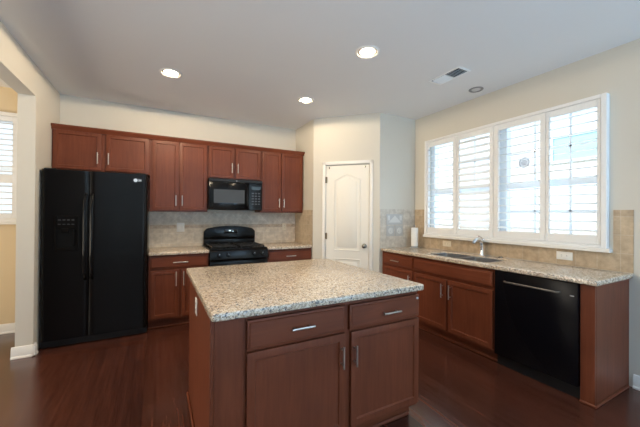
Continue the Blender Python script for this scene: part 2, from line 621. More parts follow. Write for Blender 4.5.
mb = MB()
mb.box(D0 + 0.012, D1 - 0.013, 0.007, 0.041, 0.012, DH - 0.016, bev=0.002)
for poly in (arch_panel(0.325, 0.700, 0.862, 1.878, 0.072), [(0.325, 0.22), (0.700, 0.22), (0.700, 0.735), (0.325, 0.735)]):
    loop = [(x, 0.007, z) for x, z in poly] + [(poly[0][0], 0.007, poly[0][1])]
    for a, b in zip(loop, loop[1:]):
        mb.cyl(a, b, 0.009, seg=10)
    mb.prism(shrink(poly, 0.045), 0.000, 0.012, 'y', bev=0.006)
leaf = mb.build('door_leaf', M['door'], dr)
mb = MB()
mb.lathe([(0, 0.0), (0.033, 0.0), (0.033, 0.006), (0.012, 0.010), (0.012, 0.030), (0.022, 0.036), (0.029, 0.047), (0.027, 0.060), (0.016, 0.067), (0, 0.069)], (0.765, 0.0075, 0.934), (0, -1, 0))
mb.build('door_knob', M['darknickel'], dr, label='dark satin nickel round door knob')
for z in (0.25, 1.06, 1.879):
    mb = MB()
    mb.cyl((D0 + 0.004, -0.008, z - 0.045), (D0 + 0.004, -0.008, z + 0.045), 0.0065, seg=12)
    mb.box(D0 + 0.004, D0 + 0.03, -0.001, 0.006, z - 0.045, z + 0.045)
    mb.build('hinge', M['darknickel'], dr)
for x in (D0 + 0.055, D1 - 0.075):
    MB().box(x, x + 0.012, 0.000, 0.010, DH - 0.060, DH - 0.036, bev=0.002).build('door_hook', M['darknickel'], dr)
mb = MB()
CW = 0.042
for x0, x1, z0, z1 in ((D0 - CW, D0 + 0.004, 0, DH + CW), (D1 - 0.004, D1 + CW, 0, DH + CW), (D0 - CW, D1 + CW, DH - 0.004, DH + CW)):
    mb.box(x0, x1, -0.017, 0.0, z0, z1, bev=0.005, seg=2)
for x0, x1, z0, z1 in ((D0 - 0.0, D0 + 0.008, 0, DH), (D1 - 0.008, D1, 0, DH), (D0, D1, DH - 0.008, DH)):
    mb.box(x0, x1, 0.0, 0.1, z0, z1)
mb.build('door_casing', M['white'], dr)


# baseboards
def baseboard(name, pts, label=None):
    """pts: list of (x,y) wall-line points, room on the left-hand side of the path"""
    mb = MB()
    for (xa, ya), (xb, yb) in zip(pts, pts[1:]):
        L = math.hypot(xb - xa, yb - ya)
        t = bmesh.new()
        prof = [(0, 0), (0.024, 0), (0.024, 0.012), (0.015, 0.022), (0.015, 0.082), (0.009, 0.094), (0.006, 0.105), (0, 0.108)]
        lo = [t.verts.new((-0.0, p[0], p[1])) for p in prof]
        hi = [t.verts.new((L, p[0], p[1])) for p in prof]
        t.faces.new(lo)
        t.faces.new(hi)
        for k in range(len(prof)):
            k2 = (k + 1) % len(prof)
            t.faces.new((lo[k], lo[k2], hi[k2], hi[k]))
        bmesh.ops.recalc_face_normals(t, faces=t.faces)
        mb.add(t, Matrix.Translation((xa, ya, 0)) @ Matrix.Rotation(math.atan2(yb - ya, xb - xa), 4, 'Z'))
    return struct(mb.build(name, M['white']), label, 'baseboard' if label else None)


baseboard('baseboard_left', [(XL, YB - 0.02), (XL, JY - 0.02), (XL - WT - 0.02, JY - 0.02 + 0.02)] if False else [(XL, YB - 0.75), (XL, JY - 0.024)])
baseboard('baseboard_jamb', [(XL + 0.024, JY), (XL - WT - 0.024, JY)], 'white baseboard around the foot of the opening at left')
baseboard('baseboard_dining', [(XL - WT, 4.72), (-4.55, 4.72)], 'white baseboard along the tan dining room wall')
baseboard('baseboard_right', [(XR, REAR), (XR, 0.957)], 'white baseboard right of the sink counter')
for nm, a, b in (('baseboard_pantry_left', 0.02, D0 - CW), ('baseboard_pantry_right', D1 + CW, DL - 0.02)):
    d = (P2 - P1) / DL
    qa, qb = P1 + d * b, P1 + d * a
    baseboard(nm, [(qa.x, qa.y), (qb.x, qb.y)])

# ------------------------------------------------------------------ backsplashes (thin tile layers bonded to the walls)
TT = 0.009
sbox('trim_1', M['diamond'], -0.085, P1.x, YB - TT, YB, 1.215, 1.40, label='diamond laid beige stone tile under the wall cabinets', cat='backsplash')
sbox('trim_2', M['mosaic'], -0.085, P1.x, YB - TT - 0.002, YB, 1.165, 1.215, label='narrow brown mosaic band behind the range', cat='backsplash')
sbox('trim_3', M['straight'], -0.085, P1.x, YB - TT, YB, 0.914, 1.165, label='straight laid beige stone tile above the back counter', cat='backsplash')
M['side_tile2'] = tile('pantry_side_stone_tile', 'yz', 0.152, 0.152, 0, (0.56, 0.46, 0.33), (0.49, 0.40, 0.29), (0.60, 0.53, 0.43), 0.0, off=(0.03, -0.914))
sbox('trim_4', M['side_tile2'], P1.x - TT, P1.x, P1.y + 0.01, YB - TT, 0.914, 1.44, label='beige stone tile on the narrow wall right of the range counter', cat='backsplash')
mb = MB()
for y0, y1, z0, z1 in ((0.957, P2.y, 0.914, 1.066), (0.957, 1.08, 1.066, 1.425), (3.105, P2.y, 1.066, 1.455)):
    mb.box(XR - TT, XR, y0, y1, z0, z1)
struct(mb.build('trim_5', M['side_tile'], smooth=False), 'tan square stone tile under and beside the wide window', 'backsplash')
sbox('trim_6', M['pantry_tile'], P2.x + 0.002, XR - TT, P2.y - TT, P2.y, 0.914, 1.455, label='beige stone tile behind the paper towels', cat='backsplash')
# decorative relief tiles set in that backsplash
tl = empty('relief_tile', 'grey relief tile with peaked roof pattern behind the paper towels', 'tile', (2.826, P2.y - TT, 1.235))
mb = MB().box(0, 0.30, -0.006, 0.0, 0, 0.150, bev=0.004)
mb.build('tile_body', M['deco'], tl)
mb = MB()
mb.prism([(0.03, 0.03), (0.27, 0.03), (0.15, 0.13)], -0.012, -0.005, 'y', bev=0.003)
mb.prism([(0.02, 0.06), (0.06, 0.06), (0.06, 0.13), (0.02, 0.13)], -0.010, -0.005, 'y', bev=0.002)
mb.prism([(0.24, 0.06), (0.28, 0.06), (0.28, 0.13), (0.24, 0.13)], -0.010, -0.005, 'y', bev=0.002)
mb.build('relief', M['deco_light'], tl)
for k, (x, lb) in enumerate(((2.826, 'small grey square relief tile at left below the peaked relief tile'), (2.984, 'small grey square relief tile at right below the peaked relief tile'))):
    t2 = empty('relief_tile', lb, 'tile', (x, P2.y - TT, 1.075), group='small square relief tiles')
    MB().box(0, 0.145, -0.006, 0, 0, 0.148, bev=0.004).build('tile_body', M['deco'], t2)
    mb = MB()
    mb.lathe([(0.042, 0), (0.045, 0.006), (0.036, 0.008), (0.030, 0.004), (0.018, 0.004), (0.012, 0.009), (0, 0.009)], (0.0725, -0.006, 0.074), (0, -1, 0), 20)
    mb.build('relief', M['deco_light'], t2)

# ------------------------------------------------------------------ kitchen window: casing, sashes, shutters
CX = XR - 0.05                      # front of the shutter frame
mb = MB()
for y0, y1, z0, z1 in ((1.109, 1.150, 1.10, 2.418), (3.052, 3.09, 1.10, 2.418), (1.150, 3.052, 2.385, 2.418), (1.150, 3.052, 1.10, 1.125)):
    mb.box(CX, XR + 0.03, y0, y1, z0, z1, bev=0.004)
struct(mb.build('trim_7', M['shutter']), 'white frame around the four shutter panels', 'window frame')
sbox('trim_8', M['white'], XR - 0.062, XR, 1.085, 3.105, 1.066, 1.10, label='white sill under the wide shuttered window', cat='window sill', bev=0.005)

XO = XR + 0.085                     # plane of the window sashes
for k, (ya, yb) in enumerate(((1.115, 2.045), (2.11, 3.04))):
    wn = empty('window_%d' % (k + 1), ('right' if k == 0 else 'left') + ' hand vinyl sash window behind the shutters', 'window', (XO, ya, WZ0))
    wn['kind'] = 'structure'
    w, h = yb - ya, WZ1 - WZ0
    mb = MB()
    f = 0.045
    e0, e1 = (0.05, 0.0315) if k == 0 else (0.0315, 0.05)
    for y0, y1, z0, z1 in ((-e0, f, 0, h), (w - f, w + e1, 0, h), (f, w - f, 0, f), (f, w - f, h - f, h)):
        mb.box(-0.03, 0.05, y0, y1, z0, z1)
    mb.build('window_frame', M['vinyl'], wn)
    zm = 1.70 - WZ0
    mb = MB()
    mb.box(-0.012, 0.035, f, w - f, zm - 0.035, zm + 0.035, bev=0.004)
    mb.build('meeting_rail', M['vinyl'], wn)
    mb = MB()
    for q in (1 / 3, 2 / 3):
        mb.box(0.012, 0.022, w * q - 0.009, w * q + 0.009, f, h - f)
    for z in (zm / 2 + 0.01, zm + (h - zm) / 2):
        mb.box(0.012, 0.022, f, w - f, z - 0.009, z + 0.009)
    mb.build('muntins', M['vinyl'], wn)
    MB().box(0.016, 0.019, f, w - f, f, h - f).build('pane', M['glass'], wn)
    if k == 0:
        # round printed sticker left on the glass
        yy, zz = 1.69 * 1.035 - ya + 0.09, 1.915 - WZ0 + 0.03
        st = empty('window_sticker', 'small round grey printed sticker on glass behind the third shutter panel', 'sticker', (XO + 0.012, ya + yy, WZ0 + zz))
        MB().lathe([(0, 0), (0.058, 0), (0.058, 0.0012), (0, 0.0012)], (0, 0, 0), (-1, 0, 0), 28).build('sticker_paper', M['stickerpaper'], st)
        mb = MB()
        mb.lathe([(0.044, 0.0012), (0.054, 0.0012), (0.054, 0.002), (0.044, 0.002)], (0, 0, 0), (-1, 0, 0), 28)
        for z, q in ((0.020, 0.020), (0.006, 0.032), (-0.008, 0.030), (-0.022, 0.018)):
            mb.box(-0.002, -0.0012, -q, q, z - 0.004, z + 0.004)
        mb.build('sticker_print', M['sticker'], st)


def louver(mb, y0, y1, z, tilt, wdt=0.089, th=0.011):
    n = 12
    ring = []
    for k in range(n):
        a = 2 * math.pi * k / n
        u, v = wdt / 2 * math.cos(a), th / 2 * math.sin(a)
        ring.append((u * math.cos(tilt) - v * math.sin(tilt), z + u * math.sin(tilt) + v * math.cos(tilt)))
    t = bmesh.new()
    lo = [t.verts.new((p[0], y0, p[1])) for p in ring]
    hi = [t.verts.new((p[0], y1, p[1])) for p in ring]
    t.faces.new(lo)
    t.faces.new(hi)
    for k in range(n):
        t.faces.new((lo[k], lo[(k + 1) % n], hi[(k + 1) % n], hi[k]))
    bmesh.ops.recalc_face_normals(t, faces=t.faces)
    mb.add(t)


def shutter(name, label, loc, rz, w, h, lo_stile, hi_stile, rail_b, rail_t, n, tilt, group, mid=None):
    """local frame: x depth (room at -x), y along the width, z up"""
    root = empty(name, label, 'window shutter', loc, rz, group)
    mb = MB()
    g = 0.0015
    mb.box(-0.014, 0.014, g, lo_stile, 0, h, bev=0.003)
    mb.box(-0.014, 0.014, w - hi_stile, w - g, 0, h, bev=0.003)
    mb.box(-0.013, 0.013, lo_stile, w - hi_stile, 0, rail_b, bev=0.003)
    mb.box(-0.013, 0.013, lo_stile, w - hi_stile, h - rail_t, h, bev=0.003)
    if mid:
        mb.box(-0.013, 0.013, lo_stile, w - hi_stile, mid[0], mid[1], bev=0.003)
    mb.build('shutter_frame', M['shutter'], root)
    spans = [(rail_b, h - rail_t)] if not mid else [(rail_b, mid[0]), (mid[1], h - rail_t)]
    tot = sum(b - a for a, b in spans)
    for a, b in spans:
        c = max(1, round(n * (b - a) / tot))
        for k in range(c):
            m1 = MB()
            louver(m1, lo_stile + 0.002, w - hi_stile - 0.002, a + (b - a) * (k + 0.5) / c, tilt)
            m1.build('louver', M['shutter'], root)
    return root


SX = CX + 0.022
SZ0 = 1.127
SH = 2.383 - SZ0
divs = [3.050, 2.572, 2.092, 1.571, 1.152]
lst = [0.053, 0.050, 0.055, 0.040]      # stile on the far (high y) side is given second below
names = ['leftmost of the four white shutter panels on the wide kitchen window',
         'second white shutter panel from the left with louvers tilted more closed',
         'third white shutter panel from the left with the round sticker behind',
         'rightmost of the four white shutter panels nearest the tile column']
tilts = [R(10), R(33), R(9), R(7)]
near = [0.052, 0.048, 0.050, 0.026]
far = [0.024, 0.036, 0.058, 0.032]
for k in range(4):
    y1, y0 = divs[k], divs[k + 1]
    shutter('plantation_shutter', names[k], (SX, y0, SZ0), 0, y1 - y0, SH, near[k], far[k], 0.078, 0.062, 14, tilts[k], 'white louvered shutter panels')

# ------------------------------------------------------------------ dining room window with shutters
mb = MB()
for x0, x1, z0, z1 in ((-2.95, -2.90, 1.262, 2.50), (-1.40, -1.35, 1.262, 2.50), (-2.90, -1.40, 2.455, 2.50), (-2.90, -1.40, 1.262, 1.30)):
    mb.box(x0, x1, 4.67, 4.72, z0, z1, bev=0.004)
struct(mb.build('trim_9', M['white']), 'white frame of the dining room window at far left', 'window frame')
sbox('trim_10', M['white'], -2.98, -1.32, 4.655, 4.72, 1.235, 1.262, label='white sill of the dining room window', cat='window sill', bev=0.004)
wn = empty('window_3', 'dining room sash window behind white louvers', 'window', (-2.9, 4.80, 1.30))
wn['kind'] = 'structure'
mb = MB()
for x0, x1, z0, z1 in ((0, 0.045, 0, 1.155), (1.455, 1.5, 0, 1.155), (0.72, 0.78, 0, 1.155), (0.045, 0.72, 0, 0.045), (0.78, 1.455, 0, 0.045), (0.045, 0.72, 1.11, 1.155), (0.78, 1.455, 1.11, 1.155), (0.045, 0.72, 0.55, 0.60), (0.78, 1.455, 0.55, 0.60)):
    mb.box(x0, x1, -0.02, 0.04, z0, z1)
mb.build('window_frame', M['vinyl'], wn)
MB().box(0.045, 1.455, 0.008, 0.012, 0.045, 1.11).build('pane', M['glass'], wn)
for k, lb in enumerate(('far left white louvered shutter panel of the dining room window', 'white louvered shutter panel of the dining room window nearest the opening')):
    shutter('plantation_shutter', lb, (-1.402 - 0.748 * k, 4.690, 1.302), R(90), 0.746, 1.151, 0.05, 0.05, 0.06, 0.05, 15, R(14), 'dining room shutter panels', (0.40, 0.50))


# ------------------------------------------------------------------ cabinets
def bar_pull(parent, p, length, axis, out=0.032):
    """a bar pull whose post feet touch the front at p; the front faces -y"""
    mb = MB()
    x, y, z = p
    a = Vector((length / 2, 0, 0)) if axis == 'x' else Vector((0, 0, length / 2))
    c = Vector((x, y - out, z))
    mb.cyl(c - a, c + a, 0.0062, seg=14)
    for s in (-0.68, 0.68):
        q = c + a * s
        mb.cyl(q, q + Vector((0, out + 0.002, 0)), 0.0045, seg=10)
    return mb.build('handle', M['nickel'], parent)


def front(kind, root, x0, x1, z0, z1, yf, handle=None, rail=None, length=0.135):
    """kind door / drawer / false_front; yf = y of the visible face"""
    mb = MB()
    if kind == 'door':
        mb.panel(x0, x1, yf, yf + 0.02, z0, z1, rail or 0.055)
        o = mb.build('door', M['wood'], root)
    else:
        mb.panel(x0, x1, yf, yf + 0.02, z0, z1, 0.010, -0.004, 0.006)
        o = mb.build(kind, M['woodx'], root)
    if handle:
        bar_pull(o, (handle[0], yf, handle[1]), length, handle[2])
    return o


def carcass(root, x0, x1, y0, y1, z0, z1, toe=0.0, name='cabinet_body', face=True):
    mb = MB()
    mb.box(x0, x1, y0, y1, z0, z1, bev=0.0015)
    o = mb.build(name, M['wood'], root, smooth=False)
    if toe:
        MB().box(x0, x1, y0 + 0.065, y1, 0.0, z0).build('toe_kick', M['woodx'], root, smooth=False)
    return o


YU = YB - 0.33          # face of wall cabinet doors
YC = YU + 0.02          # wall cabinet carcass front
# wall cabinets: origin at their lower left front corner on the wall
wc = [
    ('wall_cabinet', 'short wide cherry wall cabinet above the black refrigerator', -1.034, -0.087, 1.850, [(-1.022, -0.587, 'r'), (-0.541, -0.102, 'l')], 1.868),
    ('wall_cabinet', 'tall cherry wall cabinet between refrigerator and microwave', -0.085, 0.602, 1.397, [(-0.060, 0.240, 'r'), (0.254, 0.590, 'l')], 1.415),
    ('wall_cabinet', 'short cherry wall cabinet directly above the microwave', 0.604, 1.344, 1.855, [(0.616, 0.950, 'r'), (0.972, 1.334, 'l')], 1.872),
    ('wall_cabinet', 'tall cherry wall cabinet right of the microwave, beside the pantry wall', 1.346, 2.030, 1.397, [(1.362, 1.652, 'r'), (1.668, 2.014, 'l')], 1.415),
]
ZT = 2.315
for nm, lb, x0, x1, z0, doors, dz in wc:
    root = empty(nm, lb, 'cabinet', (x0, YC, z0), 0, 'cherry wall cabinets on the back wall')
    mb = MB().box(0, x1 - x0, 0, YB - YC - 0.001, 0, ZT - z0, bev=0.0015)
    mb.build('cabinet_body', M['wood'], root, smooth=False)
    for a, b, side in doors:
        hx = (b - 0.030) if side == 'r' else (a + 0.030)
        hz = dz + (0.125 if z0 < 1.6 else 0.140)
        front('door', root, a - x0, b - x0, dz - z0, 2.298 - z0, YU - YC, (hx - x0, hz - z0, 'z'), 0.05)
# crown moulding along the whole run
prof = [(0, 0), (-0.022, 0.0), (-0.026, 0.010), (-0.032, 0.022), (-0.046, 0.036), (-0.050, 0.046), (-0.050, 0.056), (0, 0.056)]
crown = MB()
crown.prism([(YC - 0.002 + a, 2.298 + b) for a, b in prof], XL + 0.002, 2.036, 'x')
tag(crown.build('crown_molding', M['woodx']), 'cherry crown molding along the tops of the wall cabinets', 'molding')

# base cabinets on the back wall
YF = YB - 0.63          # face of base doors
YK = YF + 0.02
CT0, CT1 = 0.876, 0.914


def base_root(lb, x0, group='cherry base cabinets'):
    return empty('base_cabinet', lb, 'cabinet', (x0, YK, 0), 0, group)


x0 = -0.085
root = base_root('cherry base cabinet between the refrigerator and the range', x0)
carcass(root, 0, 0.665, 0, YB - YK - 0.012, 0.1, CT0 - 0.001, 0.065)
front('drawer', root, -0.070 - x0, 0.570 - x0, 0.722, 0.852, YF - YK, (0.255 - x0, 0.785, 'x'), length=0.165)
front('door', root, -0.062 - x0, 0.236 - x0, 0.128, 0.692, YF - YK, (0.208 - x0, 0.59, 'z'), length=0.17)
front('door', root, 0.266 - x0, 0.570 - x0, 0.128, 0.692, YF - YK, (0.292 - x0, 0.59, 'z'), length=0.17)
MB().box(0, 0.665, 0.045, 0.065, 0, 0.018, bev=0.005).build('shoe_molding', M['woodx'], root)
x0 = 1.349
root = base_root('cherry base cabinet right of the range, beside the pantry', x0)
carcass(root, 0, 0.690, 0, YB - YK - 0.012, 0.1, CT0 - 0.001, 0.065)
front('drawer', root, 1.374 - x0, 2.026 - x0, 0.712, 0.848, YF - YK, (1.695 - x0, 0.777, 'x'), length=0.15)
front('door', root, 1.374 - x0, 1.693 - x0, 0.128, 0.69, YF - YK, (1.665 - x0, 0.59, 'z'))
front('door', root, 1.707 - x0, 2.026 - x0, 0.128, 0.69, YF - YK, (1.735 - x0, 0.59, 'z'))


def slab(poly, bev=0.009):
    mb = MB()
    mb.prism(poly, CT0, CT1, 'z', bev=bev, seg=3)
    return mb


YCT = YB - 0.655
o = slab([(-0.087, YCT), (0.581, YCT), (0.581, YB - TT - 0.004), (-0.087, YB - TT - 0.004)]).build('countertop', M['granite'])
tag(o, 'speckled beige granite countertop left of the range', 'countertop')
o = slab([(1.348, YCT), (P1.x - TT - 0.003, YCT), (P1.x - TT - 0.003, YB - TT - 0.004), (1.348, YB - TT - 0.004)]).build('countertop', M['granite'])
tag(o, 'speckled beige granite countertop right of the range', 'countertop')

# ------------------------------------------------------------------ the sink run on the right wall (local x runs towards the viewer, front faces -y local)
XF = XR - 0.63
XK = XF + 0.02
RZ = R(-90)
YS = P2.y               # far end


def run_root(name, lb, cat, y_far, group=None):
    return empty(name, lb, cat, (XK, y_far, 0), RZ, group)


DEP = XR - XK - 0.002
root = run_root('base_cabinet', 'narrow cherry drawer base cabinet in the corner by the pantry wall', 'cabinet', YS - 0.002, 'cherry base cabinets')
w = YS - 2.726
carcass(root, 0, w, 0, DEP, 0.1, CT0 - 0.001, 0.065)
front('drawer', root, 0.042, YS - 2.737, 0.712, 0.842, -0.02, (YS - 3.021, 0.775, 'x'), length=0.15)
front('door', root, 0.042, YS - 2.737, 0.128, 0.685, -0.02, (YS - 2.775, 0.56, 'z'))
MB().box(0, w, 0.045, 0.065, 0, 0.018, bev=0.005).build('shoe_molding', M['woodx'], root)
root = run_root('base_cabinet', 'cherry sink base cabinet with two doors left of the dishwasher', 'cabinet', 2.724, 'cherry base cabinets')
yo = 2.724
w = yo - 1.714
mb = MB()
mb.box(0, w, 0, 0.02, 0.1, CT0 - 0.001)
mb.box(0, 0.018, 0.02, DEP, 0.1, CT0 - 0.001)
mb.box(w - 0.018, w, 0.02, DEP, 0.1, CT0 - 0.001)
mb.box(0.018, w - 0.018, 0.02, DEP, 0.1, 0.118)
mb.build('cabinet_body', M['wood'], root, smooth=False)
MB().box(0, w, 0.065, DEP, 0.0, 0.1).build('toe_kick', M['woodx'], root, smooth=False)
front('false_front', root, yo - 2.713, yo - 1.727, 0.706, 0.845, -0.02)
front('door', root, yo - 2.706, yo - 2.240, 0.128, 0.676, -0.02, (yo - 2.283, 0.555, 'z'), length=0.15)
front('door', root, yo - 2.216, yo - 1.728, 0.128, 0.676, -0.02, (yo - 2.185, 0.555, 'z'), length=0.15)
MB().box(0, w, 0.045, 0.065, 0, 0.018, bev=0.005).build('shoe_molding', M['woodx'], root)

# dishwasher
yo = 1.712
dw = run_root('dishwasher', 'black built-in dishwasher under the sink counter', 'dishwasher', yo)
w = yo - 1.072
MB().box(0.004, w - 0.004, 0.02, DEP - 0.03, 0.09, CT0 - 0.006).build('tub', M['blackmatte'], dw, smooth=False)
mb = MB()
mb.box(0.004, w - 0.004, -0.022, 0.02, 0.105, 0.868, bev=0.006, seg=2)
do = mb.build('door', mat('dishwasher_black', (0.004, 0.004, 0.006), 0.25, spec=0.14), dw)
mb = MB()
mb.tube([(0.10, -0.022, 0.783), (0.105, -0.040, 0.783), (0.12, -0.046, 0.783), (w - 0.14, -0.046, 0.783), (w - 0.125, -0.040, 0.783), (w - 0.12, -0.022, 0.783)], 0.0075)
mb.build('handle', mat('dark_nickel', (0.22, 0.20, 0.185), 0.35, 0.7), do, label='dark metallic bar handle')
mb = MB()
mb.box(w - 0.055, w - 0.028, -0.0235, -0.021, 0.768, 0.776)
mb.build('badge', M['silver'], do)
MB().box(0.004, w - 0.004, 0.03, 0.06, 0.0, 0.10).build('kick_plate', M['blackmatte'], dw, smooth=False)

# end panel with its face stile
yo = 1.071
ep = run_root('cabinet_end_panel', 'dark cherry end panel closing the counter right of the dishwasher', 'cabinet panel', yo)
w = yo - 0.985
mb = MB().box(0, w, 0.0, 0.02, 0.0, CT0 - 0.001, bev=0.0015)
mb.build('face_stile', M['wood'], ep, smooth=False)
mb = MB().box(w - 0.019, w + 0.001, 0.0202, DEP, 0.0, CT0 - 0.001, bev=0.0015)
mb.build('side_panel', M['wood'], ep, smooth=False)
mb = MB()
mb.box(0.0, w + 0.014, -0.014, 0.0, 0, 0.020, bev=0.005)
mb.box(w + 0.0012, w + 0.014, 0.0, DEP - 0.03, 0, 0.020, bev=0.005)
mb.build('shoe_molding', M['woodx'], ep)

# countertop with the sink cut-out
XC = XR - 0.652
SKX0, SKX1, SKY0, SKY1 = 2.835, 3.195, 1.84, 2.60
t = bmesh.new()
xs = [XC, SKX0, SKX1, XR - TT - 0.003]
ys = [0.958, SKY0, SKY1, YS - TT - 0.003]
vg = {}
for i, x in enumerate(xs):
    for j, y in enumerate(ys):
        for k, z in enumerate((CT0, CT1)):
            vg[i, j, k] = t.verts.new((x, y, z))
for i in range(3):
    for j in range(3):
        if (i, j) == (1, 1):
            continue
        for k in (0, 1):
            t.faces.new((vg[i, j, k], vg[i + 1, j, k], vg[i + 1, j + 1, k], vg[i, j + 1, k]))
for a, b in [((i, 0), (i + 1, 0)) for i in range(3)] + [((i, 3), (i + 1, 3)) for i in range(3)] + \
        [((0, j), (0, j + 1)) for j in range(3)] + [((3, j), (3, j + 1)) for j in range(3)] + \
        [((1, 1), (2, 1)), ((1, 2), (2, 2)), ((1, 1), (1, 2)), ((2, 1), (2, 2))]:
    t.faces.new((vg[a[0], a[1], 0], vg[b[0], b[1], 0], vg[b[0], b[1], 1], vg[a[0], a[1], 1]))
bmesh.ops.recalc_face_normals(t, faces=t.faces)
eds = [e for e in t.edges if len(e.link_faces) == 2 and e.calc_face_angle(0) > 0.5]
bmesh.ops.bevel(t, geom=eds, offset=0.008, segments=3, profile=0.5, affect='EDGES')
mb = MB()
mb.add(t)
tag(mb.build('countertop', M['granite']), 'long speckled granite countertop with the sink, under the window', 'countertop')

# sink: two steel bowls
sk = empty('kitchen_sink', 'stainless double bowl sink set into the counter under the window', 'sink', ((SKX0 + SKX1) / 2, (SKY0 + SKY1) / 2, 0.70))


def bowl(x0, x1, y0, y1, zt, zb):
    t = bmesh.new()
    bmesh.ops.create_cube(t, size=1.0)
    for v in t.verts:
        v.co = Vector(((x0 + x1) / 2 + v.co.x * (x1 - x0), (y0 + y1) / 2 + v.co.y * (y1 - y0), (zt + zb) / 2 + v.co.z * (zt - zb)))
    top = max(t.faces, key=lambda f: f.calc_center_median().z)
    bmesh.ops.delete(t, geom=[top], context='FACES_ONLY')
    ed = [e for e in t.edges if not e.is_boundary]
    bmesh.ops.bevel(t, geom=ed, offset=0.03, segments=4, profile=0.5, affect='EDGES')
    r = bmesh.ops.solidify(t, geom=t.faces[:], thickness=-0.0025)
    return t


cx, cy, cz = sk.location
hw, hl = (SKX1 - SKX0) / 2 - 0.003, (SKY1 - SKY0) / 2 - 0.003
zt = CT0 + 0.028 - cz
for a, b in ((-hl, -0.012), (0.012, hl)):
    bo = MB().add(bowl(-hw, hw, a, b, zt, 0.705 - cz)).build('bowl', M['steel'], sk)
    mb = MB()
    mb.lathe([(0, 0.002), (0.022, 0.002), (0.026, 0.006), (0.042, 0.006), (0.045, 0.003), (0.045, 0)], (0.02, (a + b) / 2, 0.708 - cz), (0, 0, 1), 24)
    mb.build('drain', M['chrome'], bo)
mb = MB()
for x0, x1, y0, y1 in ((-hw, hw, -0.014, 0.014),):
    mb.box(x0, x1, y0, y1, zt - 0.004, zt, bev=0.0015)
mb.build('divider', M['steel'], sk)

# faucet
fc = empty('faucet', 'chrome single lever pull-out faucet behind the sink', 'faucet', (3.285, 2.19, CT1))
MB().lathe([(0, 0), (0.030, 0), (0.030, 0.006), (0.024, 0.012), (0.021, 0.05), (0.020, 0.11), (0.022, 0.125), (0, 0.128)], (0, 0, 0)).build('faucet_body', M['chrome'], fc)
ctl = [(0, 0, 0.10), (-0.002, 0, 0.135), (-0.016, 0.002, 0.163), (-0.044, 0.004, 0.184), (-0.078, 0.006, 0.186), (-0.104, 0.008, 0.176)]
mb = MB()
mb.tube(ctl, [0.020, 0.020, 0.019, 0.018, 0.0175, 0.017])
sp = mb.build('spout', M['chrome'], fc)
p = Vector(ctl[-1])
MB().cyl(p + Vector((0.006, 0, 0.003)), p + Vector((-0.030, 0.003, -0.030)), 0.020, 0.016, 18).build('spray_head', M['chrome'], sp)
mb = MB()
mb.tube([(-0.004, 0, 0.160), (0.004, -0.004, 0.192), (-0.030, -0.004, 0.214), (-0.062, -0.002, 0.222)], [0.010, 0.011, 0.009, 0.007])
mb.build('lever', M['chrome'], fc)
ag = empty('sink_cap', 'small dark round cap on the counter right of the faucet', 'cap', (3.275, 1.965, CT1))
MB().lathe([(0, 0), (0.024, 0), (0.024, 0.006), (0.018, 0.016), (0.008, 0.020), (0, 0.020)], seg=24).build('cap_body', M['darknickel'], ag)

# paper towels
pt = empty('paper_towel_holder', 'chrome upright paper towel holder in the counter corner', 'paper towel holder', (3.225, 3.165, CT1))
MB().lathe([(0, 0), (0.075, 0), (0.078, 0.004), (0.072, 0.012), (0.02, 0.016), (0, 0.016)]).build('base', M['chrome'], pt)
MB().lathe([(0, 0.016), (0.006, 0.016), (0.006, 0.292), (0.012, 0.298), (0.014, 0.308), (0.009, 0.318), (0, 0.32)]).build('rod', M['chrome'], pt)
mb = MB().lathe([(0.020, 0), (0.046, 0), (0.0475, 0.004), (0.0475, 0.258), (0.046, 0.262), (0.020, 0.262), (0.020, 0)], (3.225, 3.165, CT1 + 0.017))
tag(mb.build('paper_towel_roll', M['paper']), 'white paper towel roll standing on the chrome holder', 'paper towels')

# ------------------------------------------------------------------ refrigerator
FX0, FX1, FY = -1.024, -0.094, 3.945
rf = empty('refrigerator', 'black side-by-side refrigerator beside the opening at left', 'refrigerator', ((FX0 + FX1) / 2, 4.3, 0))
ox, oy = rf.location.x, rf.location.y


def FB(*b, **k):
    return MB().box(b[0] - ox, b[1] - ox, b[2] - oy, b[3] - oy, b[4], b[5], **k)


FB(FX0, FX1, FY + 0.085, YB - 0.025, 0.0, 1.785, bev=0.008).build('cabinet_body', M['blackfridge'], rf)
FB(FX0, FX1, FY + 0.055, FY + 0.08, 0.006, 0.075, bev=0.004).build('base_grille', M['blackmatte'], rf)
FS = -0.628


def fr_door(x0, x1):
    # slightly bowed front
    n = 48
    poly = [(x1 - ox, FY + 0.080 - oy), (x0 - ox, FY + 0.080 - oy)]
    for k in range(n + 1):
        s = k / n
        e = min(s, 1 - s) * (x1 - x0)
        far_edge = s > 0.5 if x1 > FX1 - 0.01 else s < 0.5
        yy = FY + 0.004 + ((0.045 if far_edge else 0.012) * max(0, 1 - e / 0.042) ** 2)
        poly.append((x0 + (x1 - x0) * s - ox, yy - oy))
    return poly


fz = MB()
fz.prism(fr_door(FX0, FS - 0.003), 0.085, 1.809, 'z', bev=0.0)
fzo = fz.build('freezer_door', M['blackfridge'], rf)
fd = MB()
fd.prism(fr_door(FS + 0.003, FX1), 0.085, 1.809, 'z', bev=0.0)
fdo = fd.build('fridge_door', M['blackfridge'], rf)
for x, par in ((FS - 0.030, fzo), (FS + 0.032, fdo)):
    mb = MB()
    X, Y = x - ox, FY - oy
    mb.tube([(X, Y + 0.010, 1.565), (X, Y - 0.03, 1.545), (X, Y - 0.052, 1.49), (X, Y - 0.056, 1.3), (X, Y - 0.056, 0.95), (X, Y - 0.052, 0.77), (X, Y - 0.03, 0.705), (X, Y + 0.010, 0.685)], 0.015, 12)
    mb.build('handle', M['black'], par)
